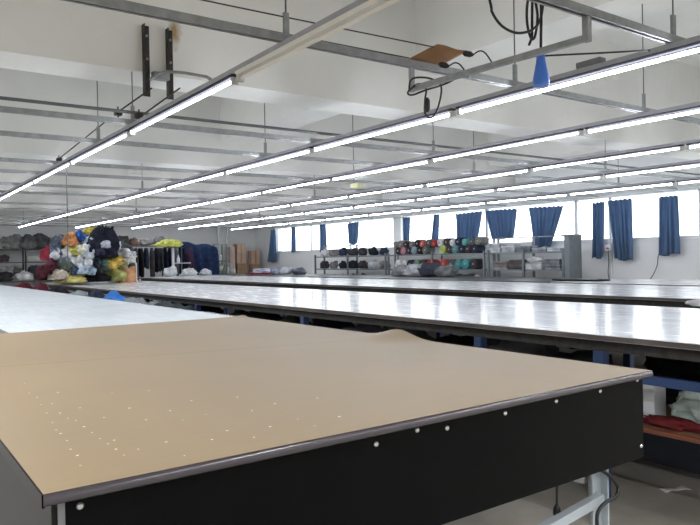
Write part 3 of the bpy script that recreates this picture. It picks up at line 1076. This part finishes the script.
def rack(label, x0, x1, y, h, colors, labf, gh):
    t = thing('clothes_rack', label, 'clothes rack', ((x0 + x1) / 2, y, 0), 'clothes racks before the end wall')
    MB().tube([(x0, y, h), (x1, y, h)], .015, 8).build('rail', M_galv, t)
    for x in (x0, x1):
        MB().tube([(x, y, .02), (x, y, h)], .015, 8).build('post', M_galv, t)
        MB().tube([(x, y - .25, .02), (x, y + .25, .02)], .015, 8).build('foot', M_galv, t)
    n = len(colors)
    for i, rgb in enumerate(colors):
        xx = x0 + .08 + (x1 - x0 - .16) * i / max(1, n - 1)
        g = garment_mb(xx, y + .07 * math.sin(i * 5.1), h - .05, gh - .18 + .22 * math.sin(i * 2.3), .2 + .05 * math.sin(i * 3.7), (x1 - x0) / n * (.36 + .07 * math.sin(i * 1.9)), i + x0).build('hanging_garment', fabric(rgb))
        tag(g, labf % ORD[i], 'garment', 'garments on the rack')
        MB().tube([(xx, y, h - .05), (xx, y, h - .015)], .004, 6).build('hanger_hook', M_galv, g)


rack('clothes rack with dark garments right of the big pile', 5.75, 7.5, 19.2, 1.76,
     [(48, 52, 56), (66, 68, 70), (40, 44, 60), (86, 88, 92), (36, 36, 40), (52, 58, 86), (74, 70, 72), (40, 42, 50), (60, 74, 66), (38, 40, 70), (52, 50, 56), (90, 92, 96)],
     'dark garment on the rack right of the pile, %s from the left', .95)
for x, z, w, h, rgb, lab in [(5.85, 1.77, .28, .17, (58, 62, 58), 'dark green bundle lying on the rack right of the pile'), (6.2, 1.77, .2, .12, (120, 92, 82), 'brown bundle lying on the rack right of the pile'),
                             (6.55, 1.78, .3, .12, (146, 144, 142), 'grey bundle lying on the rack right of the brown one'), (6.95, 1.78, .24, .16, (120, 122, 124), 'lighter grey bundle lying at the right part of the rack')]:
    bundle('fabric_bundle', lab, 'fabric bundle', (x, 19.2, z), (w * .62, .22, h), rgb, 'bundles on the rack', 3, .6, base=1.778)
# white post with a lime bundle on top, small shelf and white things
pz = thing('white_post', 'white post carrying a small shelf at the end of the third table', 'post', (7.06, 18.45, 0))
MB().box(7.03, 7.09, 18.42, 18.48, 0, 1.70).build('post_tube', M_post, pz)
MB().box(7.09, 7.55, 18.36, 18.6, 1.25, 1.27).build('shelf_board', M_post, pz)
MB().box(6.85, 7.27, 18.25, 18.65, 1.70, 1.72).build('top_plate', M_oldshelf, pz)
bundle('fabric_bundle', 'lime yellow cloth bundle on top of the white post', 'fabric bundle', (6.95, 18.45, 1.80), (.32, .24, .12), (206, 208, 92), None, 4, .6, base=1.722)
c = MB().tube([(7.22, 18.46, 1.271), (7.22, 18.46, 1.4), (7.22, 18.46, 1.43), (7.22, 18.46, 1.48)], [.045, .045, .02, .018], 12)
tag(c.build('spray_bottle', M_whiteprop), 'white bottle on the small shelf of the white post', 'bottle')
for x, w, h, rgb, lab in [(6.8, .18, .16, (196, 200, 204), 'white cloth bundle left of the white post on the table end'), (7.35, .2, .12, (206, 210, 212), 'white cloth bundle right of the white post on the table end'),
                          (7.85, .16, .09, (186, 190, 196), 'pale cloth at the foot of the navy sheet')]:
    bundle('fabric_bundle', lab, 'fabric bundle', (x, 18.02, .9), (w, .14, h), rgb, 'bundles at the third table end', 3, .62, base=.902)
# navy sheet draped over a rack
nx0, nx1 = at(180, 255, y=20).x, at(214, 255, y=20).x
nr = thing('clothes_rack', 'clothes rack hidden under the draped navy sheet', 'clothes rack', ((nx0 + nx1) / 2, 20, 0), 'clothes racks before the end wall')
MB().tube([(nx0 + .05, 20, 1.74), (nx1 - .05, 20, 1.66)], .02, 8).build('rail', M_galv, nr)
for x, z in ((nx0 + .05, 1.74), (nx1 - .05, 1.66)):
    MB().tube([(x, 20, 0), (x, 20, z)], .02, 8).build('post', M_galv, nr)
ds = MB()


def drape(u, v):
    x = nx0 + (nx1 - nx0) * u
    top = 1.90 - .12 * u + .03 * math.sin(u * 11)
    a = (v - .5) * 2
    fall = abs(a)
    y = 20 + math.copysign(min(1, fall * 3) * .30, a) + .05 * math.sin(u * 23 + 2 * math.sin(v * 4)) * fall
    z = top - max(0, fall - .25) / .75 * (.92 + .1 * math.sin(u * 8)) - .03 * fall
    return Vector((x + .03 * math.sin(v * 9), y, z))


ds.grid(drape, 60, 40)
dso = ds.build('draped_sheet', fabric((34, 52, 92)))
dso.modifiers.new('thick', 'SOLIDIFY').thickness = .01
tag(dso, 'large navy sheet draped over a rack before the end wall', 'sheet')
bundle('fabric_bundle', 'dark plum cloth bundle in front of the navy sheet', 'fabric bundle', (7.95, 19.45, 1.42), (.14, .14, .8), (66, 44, 66), None, 4, .9, base=.0)
# grey wire shelf by the corner
su = shelf_unit('narrow grey metal shelf between navy sheet and cartons', 9.12, 9.62, 20.3, 20.7, (.5, .95, 1.3), 1.84, M_shelfm, M_shelfm, (9.12, 9.58))
MB().box(9.12, 9.62, 20.3, 20.34, 1.80, 1.84).build('top_bar', M_shelfm, su)
bundle('fabric_bundle', 'pale green cloth on the narrow grey metal shelf', 'fabric bundle', (9.36, 20.5, 1.07), (.15, .1, .15), (176, 190, 170), None, 3, .6, base=.952)
bundle('fabric_bundle', 'white cloth on the upper board of the narrow metal shelf', 'fabric bundle', (9.36, 20.5, 1.38), (.14, .1, .12), (206, 208, 210), None, 3, .6, base=1.302)
for k, x in enumerate((9.95, 10.28)):
    c = MB().tube([(x, 21.68, 0), (x, 21.68, 2.47)], .045, 12)
    tag(c.build('wall_pipe', M_post), ('left of the two pale pipes standing at the end wall', 'right of the two pale pipes standing at the end wall')[k], 'pipe', 'pipes on the end wall')


def carton(name, lab, x0, x1, y0, y1, z0, z1, m=M_card):
    t = thing(name, lab, 'box', ((x0 + x1) / 2, (y0 + y1) / 2, z0), 'cardboard boxes in the corner')
    MB().box(x0, x1, y0, y1, z0, z1, bev=.006).build('box_body', m, t)
    ym = (x0 + x1) / 2
    MB().box(ym - .03, ym + .03, y0 - .002, y0 - .0005, z0 + .02, z1 - .004).build('tape_strip', M_tape, t)


carton('cardboard_box', 'bottom cardboard box of the tall stack near the corner', 10.46, 10.78, 21.3, 21.6, .0, .47)
carton('cardboard_box', 'second box from the floor in the tall corner stack', 10.45, 10.78, 21.3, 21.6, .472, .83)
carton('cardboard_box', 'third box up in the tall corner stack', 10.46, 10.79, 21.3, 21.6, .832, 1.2, M_card_dk)
carton('cardboard_box', 'fourth box up in the tall corner stack', 10.45, 10.78, 21.3, 21.6, 1.202, 1.54)
carton('cardboard_box', 'topmost box of the tall corner stack', 10.46, 10.78, 21.3, 21.6, 1.542, 1.88)
carton('cardboard_box', 'bottom box of the short stack in the corner', 10.97, 11.27, 21.2, 21.5, 0, .6)
carton('cardboard_box', 'middle box of the short stack in the corner', 10.98, 11.26, 21.2, 21.5, .602, 1.16, M_card_dk)
carton('cardboard_box', 'topmost box of the short stack in the corner', 10.96, 11.28, 21.2, 21.5, 1.162, 1.63)
c = MB().box(10.2, 10.38, 21.3, 21.6, 0, 1.78, bev=.01)
tag(c.build('leaning_board', mat('pinkish_board', (190, 168, 158), .8, var=.05)), 'tall narrow pinkish board standing left of the corner boxes', 'board')
bundle('cloth_sack', 'cream plastic sack standing between metal shelf and corner boxes', 'sack', (9.95, 20.9, .62), (.2, .2, .60), (186, 186, 180), None, 4, .95, base=.0)

# things on the far end of the dark table
G3 = 'cloth on the far end of the dark table'
for a, b, w, h, rgb, lab in [(263, 273, .42, .035, (168, 66, 84), 'red cloth spread on the far end of the dark table'), (262, 268, .3, .1, (176, 180, 196), 'pale cloth heap behind the red cloth'),
                             (277, 268, .22, .11, (150, 156, 178), 'bluish cloth heap on the dark table below the corner curtain'), (287, 267, .2, .12, (192, 196, 206), 'white cloth heap right of the bluish heap on the dark table'),
                             (299, 268, .2, .1, (104, 112, 130), 'slate cloth heap on the dark table right of the white heap')]:
    p = at(a, b, x=9.2)
    bundle('cloth_heap', lab, 'cloth', (9.2, p.y, .9), (w * .9, w * .85, h), rgb, G3, 3, .6, base=.902)

# ------------------------------------------------------------------ shelving under the windows
SX0, SX1 = 10.62, 10.98


def wall_rack(label, y0, y1, panel=False):
    t = thing('shelf_unit', label, 'shelf', ((SX0 + SX1) / 2, (y0 + y1) / 2, 0), 'storage shelves')
    for y in (y0 + .02, (y0 + y1) / 2, y1 - .04):
        for x in (SX0, SX1 - .04):
            MB().box(x, x + .04, y, y + .04, 0, 1.42 if x == SX0 else 1.66).build('upright', M_shelfm, t)
    for z in (.5, 1.02, 1.37):
        MB().box(SX0 + .041, SX1 - .041, y0, y1, z - .03, z).build('shelf_board', M_shelfm, t)
    MB().box(SX0, SX0 + .04, y0, y1, .80, .84).build('front_bar', M_shelfm, t)
    MB().tube([(SX1 - .02, y0, 1.67), (SX1 - .02, y1, 1.67)], .012, 8).build('top_rail', M_galv, t)
    if panel:
        MB().box(SX0 - .01, SX1, y0 - .12, y0 - .005, 0, 1.66).build('end_panel', M_shelfm, t)
        MB().box(SX0 - .05, SX1 + .12, y0 - .16, y0 + .02, 1.66, 1.68).build('panel_cap', M_galv, t)
    return t


wall_rack('grey steel shelf under the windows with end panel', 7.92, 9.86, True)
wall_rack('grey steel shelf full of coloured rolls under the windows', 9.92, 13.2)
wall_rack('grey steel shelf under the windows nearest the end wall', 13.26, 16.6)


def roll(label, y, z, r, rgb, L=.25, core=True, grp=None):
    t = thing('fabric_roll', label, 'fabric roll', ((SX0 + SX1) / 2, y, z), grp)
    x0 = SX0 + .055 + random.uniform(0, .03)
    _seed[0] += 1
    pts = [(x0, y, z + r), (x0 + .01, y, z + r), (x0 + L, y, z + r)]
    MB().tube([pts[0], pts[1], pts[2]], [r * .94, r, r], 20).build('cloth_winding', fabric(rgb), t)
    MB().tube([(x0 - .012, y, z + r), (x0 + .02, y, z + r)], r * .2, 12).build('core_tube', M_card, t)


# coloured rolls on the middle shelf unit, packed row by row
palette = [((88, 92, 96), 'grey'), ((40, 44, 54), 'charcoal'), ((176, 178, 182), 'pale grey'), ((62, 60, 64), 'dark grey'), ((126, 122, 120), 'stone'), ((206, 208, 210), 'white'), ((48, 56, 80), 'navy')]
rs = random.Random(11)
special = {('top', 1): ((70, 66, 74), 'plum grey'), ('top', 3): ((84, 138, 142), 'teal'), ('top', 5): ((184, 206, 84), 'lime green'), ('top', 6): ((96, 110, 96), 'moss'), ('top', 8): ((130, 150, 160), 'blue-grey'), ('top', 10): ((186, 120, 128), 'dusty pink'),
           ('middle', 1): ((60, 158, 158), 'turquoise'), ('middle', 2): ((66, 150, 150), 'sea green'), ('middle', 4): ((196, 66, 60), 'red'), ('middle', 5): ((178, 50, 56), 'crimson'), ('middle', 7): ((110, 136, 116), 'sage'), ('middle', 9): ((206, 206, 200), 'cream'),
           ('upper top', 7): ((190, 54, 58), 'bright red'), ('upper top', 9): ((206, 92, 84), 'coral'), ('upper top', 2): ((74, 170, 164), 'aqua')}
for z, nm, r in ((1.372, 'top', .095), (1.022, 'middle', .112), (.502, 'lowest', .115)):
    n = 0
    for layer in (0, 1):
        y = 9.99 + layer * (r + .004)
        while y < 13.0 - layer * r:
            k = nm if layer == 0 else 'upper ' + nm
            rgb, cn = special.get((k, n), palette[rs.randrange(7)])
            if nm == 'middle' and layer == 1:
                break
            c0 = y + r
            if layer or all(abs(c0 - u) > r + .03 for u in (9.96, 11.58, 13.18)):
                rr = r * (1 if layer == 0 else rs.uniform(.8, 1))
                roll('%s fabric roll, %s from right in the %s%s row under the windows' % (cn, ORD[n], nm, ' upper' if layer else ''), c0, z + layer * 1.76 * r, rr, rgb, grp='fabric rolls under the windows')
                n += 1
            y += 2 * r + .008
        n = 0
# folded fabric and bundles on the end-panel unit
rs = random.Random(5)


def fold_stack(lab, y, z, w, h, rgb):
    n = max(2, int(h / .03))
    t = thing('folded_fabric', lab, 'folded fabric', ((SX0 + SX1) / 2, y, z), 'folded fabric under the windows')
    for k in range(n):
        mb = MB()
        dx, dy = rs.uniform(-.006, .02), rs.uniform(-.012, .012)
        z0 = z + k * h / n
        mb.box(SX0 + .052 + dx, SX1 - .08 + dx, y - w / 2 + dy, y + w / 2 + dy, z0, z0 + h / n * .97, bev=.006)
        dt = rs.choice((-24, -10, 0, 12, 24))
        tint = tuple(max(10, min(235, int(v + dt))) for v in rgb)
        mb.build('fold_layer', fabric(tint), t)


for z, nm, items in ((1.372, 'top', [(8.2, .3, .06, (186, 190, 198)), (8.55, .34, .08, (150, 156, 164)), (8.95, .36, .12, (120, 126, 134)), (9.35, .34, .16, (186, 188, 196)), (9.7, .26, .2, (206, 208, 214))]),
                     (1.022, 'middle', [(8.25, .36, .2, (126, 130, 136)), (8.7, .4, .14, (168, 170, 172)), (9.15, .36, .2, (98, 92, 92)), (9.55, .34, .17, (136, 128, 126))]),
                     (.502, 'lowest', [(8.3, .4, .34, (112, 104, 100)), (8.8, .42, .3, (146, 130, 112)), (9.3, .42, .36, (110, 112, 116)), (9.68, .26, .3, (150, 148, 146))])):
    for k, (y, w, h, rgb) in enumerate(items):
        fold_stack('folded fabric stack, %s from right on the %s board beside the end panel' % (ORD[k], nm), y, z, w, h, rgb)
bundle('fabric_bundle', 'pale crumpled cloth on the middle board below the wide curtain', 'fabric bundle', (10.8, 8.72, 1.2), (.08, .18, .07), (206, 206, 208), None, 3, .6, base=1.166)
# lumpy bundles on the unit nearest the end wall
for z, nm in ((1.372, 'top'), (1.022, 'middle'), (.502, 'lowest')):
    for k in range(7):
        rgb, cn = palette[rs.randrange(7)]
        h = .12 if nm != 'lowest' else .2
        bundle('fabric_bundle', '%s cloth bundle, %s from right on %s board of wall shelf behind the rolls' % (cn, ORD[k], nm), 'fabric bundle',
               (10.8, 13.54 + k * .46, z), (.085, .185, h), rgb, 'bundles on the wall shelf', 3, .62, base=z + .001)
# thick bundles on top of the dark table, in front of the rolls
for k, (a, b, w, h, rgb, lab) in enumerate([(405, 268, .3, .13, (128, 132, 138), 'grey cloth bundle on the dark table, leftmost under the windows'), (418, 267, .32, .15, (170, 172, 178), 'pale cloth bundle on the dark table second under the windows'),
                                            (433, 268, .3, .16, (58, 64, 78), 'dark blue cloth bundle on the dark table below the narrow curtain'), (447, 269, .28, .13, (112, 116, 116), 'stone grey bundle on the dark table right of the dark blue one')]):
    p = at(a, b, x=9.55)
    bundle('cloth_heap', lab, 'cloth', (9.5, p.y, .9), (w * .6, w, h), rgb, 'cloth on the dark table by the windows', 3, .6, base=.902)

# ------------------------------------------------------------------ curtains
CX = 11.44


def curtain(label, tops, bots, folds, seed, scal=.03):
    """tops, bots: photo corners (left, right) of upper and lower edge"""
    tl, tr = at(*tops[0], x=CX), at(*tops[1], x=CX)
    bl, br = at(*bots[0], x=CX), at(*bots[1], x=CX)

    def fn(u, v):
        a, b = tl.lerp(tr, u), bl.lerp(br, u)
        # sides bow inward where the cloth is gathered low down
        p = a.lerp(b, v ** 1.15)
        w = math.sin(2 * PI * folds * u + seed + .6 * math.sin(3 * v + seed)) + .35 * math.sin(2 * PI * folds * 2.3 * u + 2 * seed)
        p.x += .035 * w * (.55 + .45 * v)
        if v < .12:
            p.z += (.12 - v) / .12 * scal * (abs(math.sin(PI * folds * 1.1 * u + seed)) - .5)
        if v > .9:
            p.z += (v - .9) / .1 * .02 * math.sin(7 * u + seed)
        return p
    mb = MB()
    mb.grid(fn, 72, 30)
    o = mb.build('curtain', M_curtain)
    s = o.modifiers.new('thick', 'SOLIDIFY')
    s.thickness = .003
    return tag(o, label, 'curtain', 'blue curtains at the windows')


curtain('narrow dark blue curtain flaring at the bottom, closest to the corner', [(270.5, 230), (275.5, 230)], [(267, 262), (276.5, 262)], 2, .3)
curtain('very narrow blue curtain right of the corner curtain', [(291, 227), (295, 227)], [(291, 252), (295.5, 252)], 2, 1.2)
curtain('short blue curtain hanging at the middle of the far windows', [(346.5, 223.5), (358.5, 222)], [(349, 244), (357, 244)], 4, .9)
curtain('thin blue curtain between the far narrow one and the short one', [(319.5, 225), (325.5, 224.5)], [(320, 252), (326, 252)], 2, 2.6)
curtain('narrow blue curtain left of the two bare window panes', [(402, 217.6), (410, 217)], [(403.5, 253), (408.5, 252)], 2, .8)
curtain('narrow blue curtain slanting to the lower left between bare panes', [(433.5, 215), (439, 215)], [(430.5, 248), (437, 247)], 2, 2.2)
curtain('wide short blue curtain, left of the pair above the rolls', [(455, 214), (482, 211.5)], [(456, 239), (477.5, 239)], 6, .5)
curtain('wide short blue curtain, right of the pair above the rolls', [(484.5, 211), (517, 208.5)], [(491.5, 239), (513, 238.5)], 7, 1.7)
curtain('wide blue curtain gathered to a narrow lower end over the shelf', [(528.6, 208), (563.5, 205.5)], [(534.5, 246.5), (550, 246.8)], 7, 2.9)
curtain('narrow long blue curtain left of the wall pipe', [(592, 203), (604.5, 201.5)], [(591.5, 258.5), (603, 257.5)], 3, .2)
curtain('broad long blue curtain right of the wall pipe', [(607, 201), (631.5, 198.8)], [(614, 259), (632.5, 260.5)], 5, 1.4)
curtain('long blue curtain furthest to the right', [(659, 197.3), (678, 195.6)], [(658, 255.5), (679.5, 254)], 4, 2.4)
cw = MB().tube([(CX + .05, 3.6, 2.36), (CX + .05, 12, 2.355), (CX + .05, 20.6, 2.36)], .006, 6)
tag(cw.build('curtain_wire', M_wire), 'thin wire along the window heads from which the curtains hang', 'wire')
# wall pipe with a switch box and the trailing cable
yp = at(610.5, 250, x=11.55).y
wp = thing('wall_conduit', 'thin vertical conduit with switch box between the two long curtains', 'pipe', (11.56, yp, .9))
MB().tube([(11.56, yp, .6), (11.56, yp, 2.4)], .028, 10).build('conduit_tube', M_post, wp)
MB().box(11.46, 11.53, yp - .05, yp + .07, 1.36, 1.48, bev=.006).build('switch_box', M_whiteprop, wp)
MB().box(11.448, 11.46, yp - .03, yp + .03, 1.385, 1.42).build('switch', M_red, wp)
MB().tube(smooth_path([Vector((11.47, yp, 1.36)), Vector((11.46, yp - .02, 1.15)), Vector((11.49, yp + .02, .95)), Vector((11.5, yp, .7))]), .008, 6).build('cord', M_black, wp)
pts = [Vector((11.5, at(659, 250, x=11.5).y, 1.3)), at(658, 258, x=11.5), at(657, 266, x=11.5), at(653, 275, x=11.5), at(649, 281, x=11.5), at(643, 292, x=11.5)]
tag(MB().tube(smooth_path(pts), .008, 6).build('trailing_cable', M_black), 'dark cable trailing down the wall below the rightmost curtain', 'cable')
p = at(592, 276.5, x=9.0)
c = MB()
c.box(8.75, 9.1, p.y - .25, p.y + .55, .901, .925, bev=.006)
tag(c.build('dark_ruler_board', M_panel), 'flat dark board lying on the dark table right of the shelf', 'board')
bundle('cloth_scrap', 'white cloth scrap hanging below the third table edge at right', 'cloth', (5.957, 3.05, .86), (.012, .09, .03), (206, 206, 210), None, 3, .9)

# ------------------------------------------------------------------ daylight and view
W = bpy.data.worlds.new('daylight')
S.world = W
W.use_nodes = True
bg = W.node_tree.nodes['Background']
bg.inputs['Color'].default_value = (.93, .97, 1, 1)
bg.inputs['Strength'].default_value = 3.2
S.view_settings.view_transform = 'Standard'
S.view_settings.look = 'None'
S.view_settings.gamma = 1
S.view_settings.use_curve_mapping = False
S.view_settings.exposure = 0.5
